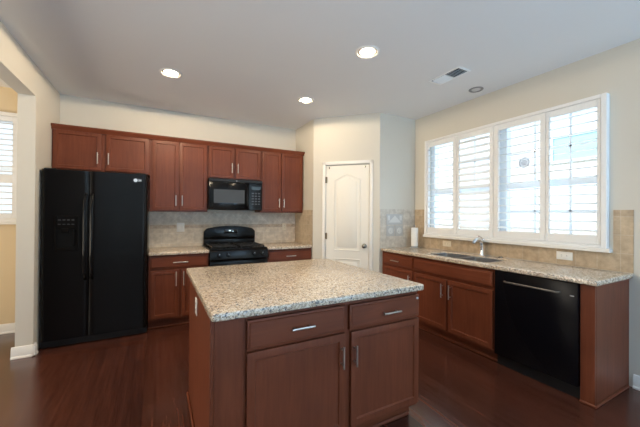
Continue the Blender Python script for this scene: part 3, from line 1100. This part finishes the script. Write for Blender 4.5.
# ice and water dispenser
DX0, DX1, DZ0, DZ1 = -0.915, -0.712, 0.985, 1.340
mb = MB()
yf = FY - 0.006
for x0, x1, z0, z1 in ((DX0, DX0 + 0.022, DZ0, DZ1), (DX1 - 0.022, DX1, DZ0, DZ1), (DX0 + 0.022, DX1 - 0.022, DZ1 - 0.135, DZ1), (DX0 + 0.022, DX1 - 0.022, DZ0, DZ0 + 0.03)):
    mb.box(x0 - ox, x1 - ox, yf - oy - 0.004, FY + 0.006 - oy, z0, z1, bev=0.003)
dsp = mb.build('dispenser', M['black'], fzo)
FB(DX0 + 0.02, DX1 - 0.02, FY + 0.0015, FY + 0.0045, DZ0 + 0.02, DZ1 - 0.13).build('dispenser_recess', mat('recess_black', (0.004, 0.004, 0.004), 0.5, spec=0.1), dsp)
mb = MB()
mb.box(-0.850 - ox, -0.790 - ox, yf - 0.012 - oy, FY + 0.003 - oy, 1.165, 1.215, bev=0.005)
mb.box(-0.762 - ox, -0.738 - ox, yf - 0.014 - oy, FY + 0.003 - oy, 1.03, 1.20, bev=0.006)
mb.build('dispenser_lever', M['black'], dsp)
mb = MB()
for k in range(4):
    x = DX0 + 0.036 + 0.036 * k
    mb.box(x - ox, x + 0.022 - ox, yf - 0.0055 - oy, yf - 0.003 - oy, 1.292, 1.304)
    mb.box(x - ox, x + 0.022 - ox, yf - 0.0055 - oy, yf - 0.003 - oy, 1.250, 1.258)
mb.build('button', mat('button_grey', (0.035, 0.035, 0.04), 0.4), dsp)
# maker badge: bright oval mark and short lettering
mb = MB()
mb.lathe([(0, 0), (0.020, 0), (0.020, 0.002), (0, 0.002)], (-0.215 - ox, FY + 0.005 - oy, 1.738), (0, -1, 0), 20)
for k, (a, b) in enumerate(((-0.186, 0.026), (-0.176, 0.016), (-0.167, 0.022))):
    mb.box(a - ox, a + 0.006 - ox, FY + 0.002 - oy, FY + 0.005 - oy, 1.738 - b / 2, 1.738 + b / 2)
mb.build('badge', M['silver'], fdo)
mb = MB()
for a in (FX0 + 0.02, FX1 - 0.12):
    mb.box(a - ox, a + 0.10 - ox, FY + 0.03 - oy, FY + 0.16 - oy, 1.7851, 1.822, bev=0.008)
mb.build('hinge_cover', M['blackmatte'], rf)

# ------------------------------------------------------------------ range
GX0, GX1, GY = 0.585, 1.344, YB - 0.665
rg = empty('gas_range', 'black gas range with four front knobs between the granite counters', 'range', ((GX0 + GX1) / 2, GY + 0.33, 0))
ox, oy = rg.location.x, rg.location.y
FB(GX0 + 0.004, GX1 - 0.004, GY + 0.03, YB - 0.02, 0.03, 0.895).build('range_body', M['black'], rg, smooth=False)
FB(GX0 + 0.002, GX1 - 0.002, GY + 0.03, YB - 0.09, 0.895, 0.922, bev=0.008, seg=2).build('cooktop', M['black'], rg)
# slanted knob panel
mb = MB()
mb.prism([(GY + 0.03 - oy, 0.915), (GY - 0.002 - oy, 0.895), (GY - 0.022 - oy, 0.79), (GY - 0.010 - oy, 0.765), (GY + 0.03 - oy, 0.765)], GX0 + 0.002 - ox, GX1 - 0.002 - ox, 'x', bev=0.004)
kp = mb.build('knob_panel', M['black'], rg)
for x in (0.700, 0.812, 1.150, 1.262):
    mb = MB()
    c = Vector((x - ox, GY - 0.013 - oy, 0.845))
    ax = Vector((0, -1, 0.18)).normalized()
    mb.lathe([(0, -0.006), (0.028, -0.006), (0.028, 0.004), (0.023, 0.010), (0.021, 0.026), (0.018, 0.030), (0, 0.030)], c, ax, 24)
    kb = mb.build('knob', M['black'], kp)
    mb = MB()
    q = c + ax * 0.031
    mb.cyl(q + Vector((0, 0.003, -0.002)), q + Vector((0, 0.0, 0.016)), 0.0022, seg=8)
    mb.build('knob_mark', M['silver'], kb)
# oven door, window, handle, drawer
FB(GX0 + 0.006, GX1 - 0.006, GY - 0.008, GY + 0.028, 0.205, 0.760, bev=0.006, seg=2).build('oven_door', M['black'], rg)
ov = [c for c in rg.children if c.name.startswith('oven_door')][0]
FB(GX0 + 0.13, GX1 - 0.13, GY - 0.0095, GY - 0.0075, 0.33, 0.63).build('oven_window', M['darkglass'], ov, smooth=False)
mb = MB()
mb.tube([(GX0 + 0.07 - ox, GY - 0.006 - oy, 0.715), (GX0 + 0.07 - ox, GY - 0.05 - oy, 0.715), (GX0 + 0.09 - ox, GY - 0.058 - oy, 0.715), (GX1 - 0.09 - ox, GY - 0.058 - oy, 0.715), (GX1 - 0.07 - ox, GY - 0.05 - oy, 0.715), (GX1 - 0.07 - ox, GY - 0.006 - oy, 0.715)], 0.011)
mb.build('handle', M['black'], ov)
FB(GX0 + 0.006, GX1 - 0.006, GY - 0.004, GY + 0.028, 0.035, 0.198, bev=0.005).build('storage_drawer', M['black'], rg)
# backguard with its curved top
n = 18
bgx0, bgx1 = GX0 + 0.004 - ox, GX1 - 0.014 - ox
top = []
for k in range(n + 1):
    s = k / n
    e = min(s, 1 - s)
    zz = 1.145 + 0.052 * math.sin(math.pi * s) ** 0.8
    zz -= 0.030 * max(0, 1 - e / 0.035) ** 2
    top.append((bgx1 + (bgx0 - bgx1) * s, zz))
mb = MB()
mb.prism([(bgx0, 0.9225), (bgx1, 0.9225)] + top, YB - 0.082 - oy, YB - 0.018 - oy, 'y', bev=0.006)
bgd = mb.build('backguard', M['black'], rg)
mb = MB()
mb.prism([(YB - 0.082 - oy, 0.925), (YB - 0.115 - oy, 0.925), (YB - 0.108 - oy, 1.00), (YB - 0.082 - oy, 1.035)], bgx0 + 0.01, bgx1 - 0.01, 'x', bev=0.005)
mb.build('vent_ledge', M['black'], bgd)
mb = MB()
mb.prism([(-0.10, 1.085), (0.10, 1.085), (0.085, 1.150), (-0.085, 1.150)], YB - 0.0865 - oy, YB - 0.080 - oy, 'y', bev=0.002)
cl = mb.build('clock_panel', M['darkglass'], bgd)
mb = MB()
for x0, x1 in ((-0.028, -0.018), (-0.013, -0.003), (0.026, 0.040)):
    mb.box(x0, x1, YB - 0.088 - oy, YB - 0.0862 - oy, 1.118 if x1 < 0.02 else 1.112, 1.134 if x1 < 0.02 else 1.118)
mb.build('clock_digits', M['display'], cl)
# burners and grates
for sx in (-1, 1):
    gx = sx * 0.185
    for sy in (-0.14, 0.12):
        mb = MB()
        mb.lathe([(0.052, 0), (0.052, 0.008), (0.036, 0.010), (0.036, 0.018), (0.030, 0.021), (0, 0.021)], (gx, sy, 0.922), seg=24)
        mb.build('burner', M['iron'], rg)
    mb = MB()
    z = 0.950
    for a in (-0.155, 0.155):
        mb.box(gx + a - 0.006, gx + a + 0.006, -0.265, 0.235, z - 0.014, z, bev=0.003)
    for b in (-0.259, -0.14, -0.012, 0.12, 0.229):
        mb.box(gx - 0.155, gx + 0.155, b - 0.006, b + 0.006, z - 0.014, z, bev=0.003)
    mb.box(gx - 0.006, gx + 0.006, -0.265, 0.235, z - 0.012, z + 0.003, bev=0.003)
    for a in (-0.155, 0.155):
        for b in (-0.259, 0.229):
            mb.box(gx + a - 0.008, gx + a + 0.008, b - 0.008, b + 0.008, 0.9215, z - 0.008)
    mb.build('burner_grate', M['iron'], rg)

# ------------------------------------------------------------------ microwave
MX0, MX1, MZ0, MZ1, MY = 0.592, 1.345, 1.428, 1.853, YB - 0.410
mw = empty('microwave', 'black over-the-range microwave under the short wall cabinet', 'microwave', ((MX0 + MX1) / 2, MY + 0.2, MZ0))
mw.location.x = 0.9745
ox, oy = mw.location.x, mw.location.y
MX0, MX1 = 0.606, 1.343


def WB(x0, x1, y0, y1, z0, z1, **k):
    return MB().box(x0 - ox, x1 - ox, y0 - oy, y1 - oy, z0 - MZ0, z1 - MZ0, **k)


WB(MX0, MX1, MY + 0.03, YB - 0.012, MZ0, MZ1, bev=0.004).build('microwave_body', M['blackmatte'], mw)
WB(MX0, MX1, MY + 0.004, MY + 0.0295, MZ1 - 0.042, MZ1, bev=0.004).build('vent_grille', M['blackmatte'], mw)
g = [c for c in mw.children if c.name.startswith('vent_grille')][0]
MX2 = 1.145
dor = WB(MX0, MX2 - 0.002, MY, MY + 0.0295, MZ0 + 0.004, MZ1 - 0.044, bev=0.005, seg=2).build('door', M['black'], mw)
WB(0.668, 1.082, MY - 0.003, MY + 0.001, 1.520, 1.705, bev=0.001).build('window', M['mwglass'], dor)
mb = MB()
hx = MX2 - 0.028 - ox
mb.tube([(hx, MY + 0.002 - oy, 1.755 - MZ0), (hx, MY - 0.030 - oy, 1.745 - MZ0), (hx, MY - 0.036 - oy, 1.70 - MZ0), (hx, MY - 0.036 - oy, 1.53 - MZ0), (hx, MY - 0.030 - oy, 1.485 - MZ0), (hx, MY + 0.002 - oy, 1.475 - MZ0)], 0.010)
mb.build('handle', M['black'], dor)
mb = MB()
rr = 0.028
poly = [(MX1 - ox, MY + 0.0295 - oy), (MX2 + 0.002 - ox, MY + 0.0295 - oy), (MX2 + 0.002 - ox, MY - oy)]
for k in range(9):
    a = R(-90 + 90 * k / 8)
    poly.append((MX1 - rr - ox + rr * math.cos(a), MY + rr - oy + rr * math.sin(a)))
mb.prism(poly, 0.004, MZ1 - 0.044 - MZ0, 'z')
cp = mb.build('control_panel', M['mwgloss'], mw)
WB(MX2 + 0.035, MX1 - 0.030, MY - 0.001, MY + 0.001, 1.720, 1.765).build('display', M['darkglass'], cp, smooth=False)
mb = MB()
for r in range(5):
    for c in range(3):
        x = MX2 + 0.040 + c * 0.045
        z = 1.505 + r * 0.038
        mb.box(x - ox, x + 0.030 - ox, MY - 0.0012 - oy, MY + 0.001 - oy, z - MZ0, z + 0.018 - MZ0)
mb.build('keypad', mat('keypad_print', (0.055, 0.055, 0.06), 0.4), cp, smooth=False)
mb = MB()
mb.lathe([(0, 0), (0.011, 0), (0.011, 0.0015), (0, 0.0015)], (0.972 - ox, MY + 0.004 - oy, 1.832 - MZ0), (0, -1, 0), 16)
mb.build('badge', mat('dull_badge', (0.16, 0.16, 0.17), 0.4), g)

# ------------------------------------------------------------------ island
IX0, IX1, IY0, IY1 = 0.219, 1.559, 1.435, 2.769
FYI = 1.475
isl = empty('kitchen_island', 'cherry kitchen island with two drawers and two doors', 'kitchen island', (0.885, 1.98, 0))
ox, oy = isl.location.x, isl.location.y


def IB(x0, x1, y0, y1, z0, z1, **k):
    return MB().box(x0 - ox, x1 - ox, y0 - oy, y1 - oy, z0, z1, **k)


IB(0.391, 1.549, FYI + 0.021, 2.12, 0.1, CT0 - 0.001).build('cabinet_body', M['wood'], isl, smooth=False)
IB(0.391, 1.549, FYI + 0.09, 2.12, 0.0, 0.1).build('toe_kick', M['woodx'], isl, smooth=False)
IB(0.391, 1.535, FYI + 0.070, FYI + 0.09, 0.0, 0.020, bev=0.006).build('shoe_molding', M['woodx'], isl)
IB(0.240, 0.376, FYI + 0.012, FYI + 0.031, 0.0, CT0 - 0.001, bev=0.001).build('filler_panel', M['wood'], isl, smooth=False)
IB(0.377, 0.390, FYI + 0.022, FYI + 0.04, 0.0, CT0 - 0.001).build('face_frame', M['wood'], isl, smooth=False)
mb = IB(0.221, 0.2395, FYI + 0.012, 2.50, 0.0, CT0 - 0.001, bev=0.001)
mb.build('side_panel', M['woody' if False else 'wood'], isl, smooth=False)
IB(0.206, 0.2205, FYI + 0.012, 2.50, 0.0, 0.026, bev=0.006).build('side_shoe_molding', M['woody'], isl)
IB(0.2405, 1.549, 2.482, 2.50, 0.0, CT0 - 0.001).build('back_panel', M['wood'], isl, smooth=False)
IB(1.531, 1.549, 2.1205, 2.4815, 0.0, CT0 - 0.001).build('end_panel', M['wood'], isl, smooth=False)
for kind, x0, x1, z0, z1, hd, ln in (('drawer', 0.393, 0.962, 0.697, 0.846, (0.684, 0.772, 'x'), 0.130),
                                     ('drawer', 0.994, 1.547, 0.697, 0.842, (1.293, 0.764, 'x'), 0.138),
                                     ('door', 0.393, 0.966, 0.125, 0.685, (0.934, 0.560, 'z'), 0.125),
                                     ('door', 1.006, 1.547, 0.125, 0.683, (1.024, 0.552, 'z'), 0.120)):
    front(kind, isl, x0 - ox, x1 - ox, z0, z1, FYI - oy, (hd[0] - ox, hd[1], hd[2]), 0.052, ln)
MB().lathe([(0, 0), (0.008, 0), (0.008, 0.004), (0.005, 0.008), (0, 0.009)], (1.525 - ox, FYI - 0.004 - oy, 0.820), (0, -1, 0), 16).build('bumper', M['rubber'], isl, label='small clear round bumper')
r = 0.02
poly = []
for cx_, cy_, a0 in ((IX1 - r, IY0 + r, -90), (IX1 - r, IY1 - r, 0), (IX0 + r, IY1 - r, 90), (IX0 + r, IY0 + r, 180)):
    for k in range(5):
        a = R(a0 + 22.5 * k)
        poly.append((cx_ + r * math.cos(a), cy_ + r * math.sin(a)))
o = slab(poly, 0.007).build('countertop', M['granite'])
tag(o, 'large square speckled granite slab on the kitchen island', 'countertop')


# ------------------------------------------------------------------ outlets and switches
def outlet(name, label, loc, rz, w, h, m, kind, horizontal=False):
    """front faces local -y"""
    root = empty(name, label, 'electrical outlet' if kind != 'switch' else 'light switch', loc, rz, 'wall plates')
    MB().box(-w / 2, w / 2, -0.006, 0, -h / 2, h / 2, bev=0.0025, seg=2).build('cover_plate', m, root)
    if kind == 'switch':
        for x in (-0.022, 0.022):
            MB().box(x - 0.016, x + 0.016, -0.010, -0.005, -0.033, 0.033, bev=0.002).build('rocker', m, root)
    else:
        for s in (-1, 1):
            c = (s * 0.020, 0) if horizontal else (0, s * 0.020)
            mb = MB()
            mb.lathe([(0, 0), (0.0165, 0), (0.0165, 0.003), (0, 0.003)], (c[0], -0.005, c[1]), (0, -1, 0), 20)
            sk_ = mb.build('socket', m, root)
            mb = MB()
            for q in (-0.006, 0.006):
                if horizontal:
                    mb.box(c[0] - 0.005, c[0] + 0.005, -0.0088, -0.0078, q - 0.001, q + 0.001)
                else:
                    mb.box(q - 0.001, q + 0.001, -0.0088, -0.0078, c[1] - 0.005, c[1] + 0.005)
            mb.build('slots', M['slot'], sk_)
    return root


outlet('light_switch', 'white double rocker switch plate on tile left of the range', (0.290, YB - TT - 0.0025, 1.180), 0, 0.100, 0.125, M['plate'], 'switch')
outlet('wall_outlet', 'almond outlet on tile right of the range', (1.839, YB - TT - 0.0025, 1.172), 0, 0.072, 0.116, M['almond'], 'outlet')
outlet('wall_outlet', 'almond sideways outlet on tile between paper towels and faucet', (XR - TT, 2.735, 1.000), R(-90), 0.128, 0.075, M['almond'], 'outlet', True)
outlet('wall_outlet', 'white sideways outlet on tile right of the faucet above the dishwasher', (XR - TT, 1.425, 1.000), R(-90), 0.128, 0.075, M['plate'], 'outlet', True)
outlet('wall_outlet', 'white outlet on the left side of the island', (0.2208, 2.02, 0.795), R(-90), 0.075, 0.100, M['plate'], 'outlet')


# ------------------------------------------------------------------ recessed ceiling lights and the air register
def can_light(label, x, y, lit, watts=0, beam=180, blend=0.02):
    root = empty('recessed_light', label, 'ceiling light', (x, y, H), 0, 'recessed ceiling lights')
    k = 1.0 if lit else 0.72
    MB().lathe([(0.084 * k, 0.0), (0.105 * k, 0.0), (0.105 * k, -0.004), (0.098 * k, -0.009), (0.088 * k, -0.010), (0.084 * k, -0.006), (0.084 * k, 0.0)], seg=40).build('trim_ring', M['trimring'] if lit else M['greyring'], root)
    MB().lathe([(0.0, -0.0008), (0.0845 * k, -0.0008), (0.0845 * k, -0.003), (0.060 * k, -0.0015), (0.0, -0.0015)], seg=36).build('baffle', M['baffle'] if lit else M['greyring'], root)
    MB().lathe([(0, -0.0018), (0.066 * k, -0.0018), (0.062 * k, -0.006), (0.04 * k, -0.011), (0, -0.013)], seg=36).build('bulb', M['bulb'] if lit else M['bulboff'], root)
    if lit:
        d = bpy.data.lights.new('lamp', 'SPOT')
        d.energy = watts
        d.color = (1.0, 0.80, 0.55)
        d.spot_size = R(beam)
        d.spot_blend = blend
        d.shadow_soft_size = 0.05
        so = bpy.data.objects.new('lamp', d)
        COL.objects.link(so)
        so.parent = root
        so.location = (0, 0, -0.03)
    return root


can_light('lit recessed light nearest the refrigerator', 0.111, 3.415, True, 36)
can_light('lit recessed light nearest the pantry corner', 1.615, 3.399, True, 15.5, 178, 0.12)
can_light('lit recessed light over the right half of the island', 1.605, 2.137, True, 32, 150, 0.6)
can_light('unlit grey rimmed recessed light near the window', 3.152, 2.18, False)
can_light('lit recessed light over the floor left of the island', 0.111, 2.03, True, 34, 180, 0.05)

vt = empty('ceiling_vent', 'white ceiling air register with two louver banks', 'air vent', (2.606, 2.104, H))
vw, vl = 0.070, 0.165
mb = MB()
for x0, x1, y0, y1 in ((-vw - 0.02, -vw, -vl - 0.02, vl + 0.02), (vw, vw + 0.02, -vl - 0.02, vl + 0.02), (-vw, vw, -vl - 0.02, -vl), (-vw, vw, vl, vl + 0.02), (-vw, vw, -0.007, 0.007)):
    mb.box(x0, x1, y0, y1, -0.008, 0.0, bev=0.002)
mb.build('vent_frame', M['vent'], vt)
MB().box(-vw, vw, -vl, vl, -0.0015, -0.0002).build('throat', M['ventdark'], vt, smooth=False)
for k in range(14):
    near_ = k < 7
    y = -vl + 0.011 + k * 0.0215 + (0.010 if not near_ else 0)
    mb = MB()
    t = bmesh.new()
    bmesh.ops.create_cube(t, size=1.0)
    sl = -1 if near_ else 1
    bmesh.ops.transform(t, matrix=Matrix.Translation((0, y, -0.009)) @ Matrix.Rotation(R(48 * sl), 4, 'X') @ Matrix.Diagonal((2 * vw, 0.0012, 0.018, 1)), verts=t.verts)
    mb.add(t)
    mb.build('vane', M['vent'], vt, smooth=False)

# ------------------------------------------------------------------ outdoors
sbox('ground', M['lawn'], XR + 0.25, 30, -14, 18, -0.75, -0.55, label='pale lawn outside the window', cat='ground')
fe = MB().box(6.9, 6.98, -9, 13, -0.55, 1.25).build('garden_fence', M['fence'], smooth=False)
tag(fe, 'pale board fence outside the window', 'fence')
hs = empty('outside_house', 'pale sided house beyond the fence outside the window', 'house', (11.0, 3.0, -0.55))
MB().box(0, 6, -10, 8, 0, 6.4).build('siding', M['siding'], hs, smooth=False)
mb = MB()
mb.prism([(-0.5, 6.35), (3.0, 8.1), (6.5, 6.35), (6.5, 6.50), (3.0, 8.25), (-0.5, 6.50)], -10.5, 8.5, 'y')
mb.build('roof', M['shingle'], hs, smooth=False)
for y0, y1, z0, z1 in ((0.70, 1.95, 3.65, 4.35),):
    f = MB().box(-0.02, 0.02, y0, y1, z0, z1).build('house_window', mat('pale_cyan_glass', (0.45, 0.72, 0.76), 0.15), hs, smooth=False)
    mb = MB()
    for a, b, c, d in ((y0 - 0.08, y0, z0 - 0.08, z1 + 0.08), (y1, y1 + 0.08, z0 - 0.08, z1 + 0.08), (y0, y1, z1, z1 + 0.08), (y0, y1, z0 - 0.08, z0)):
        mb.box(-0.05, 0.0, a, b, c, d)
    mb.build('house_window_frame', M['vinyl'], f, smooth=False)
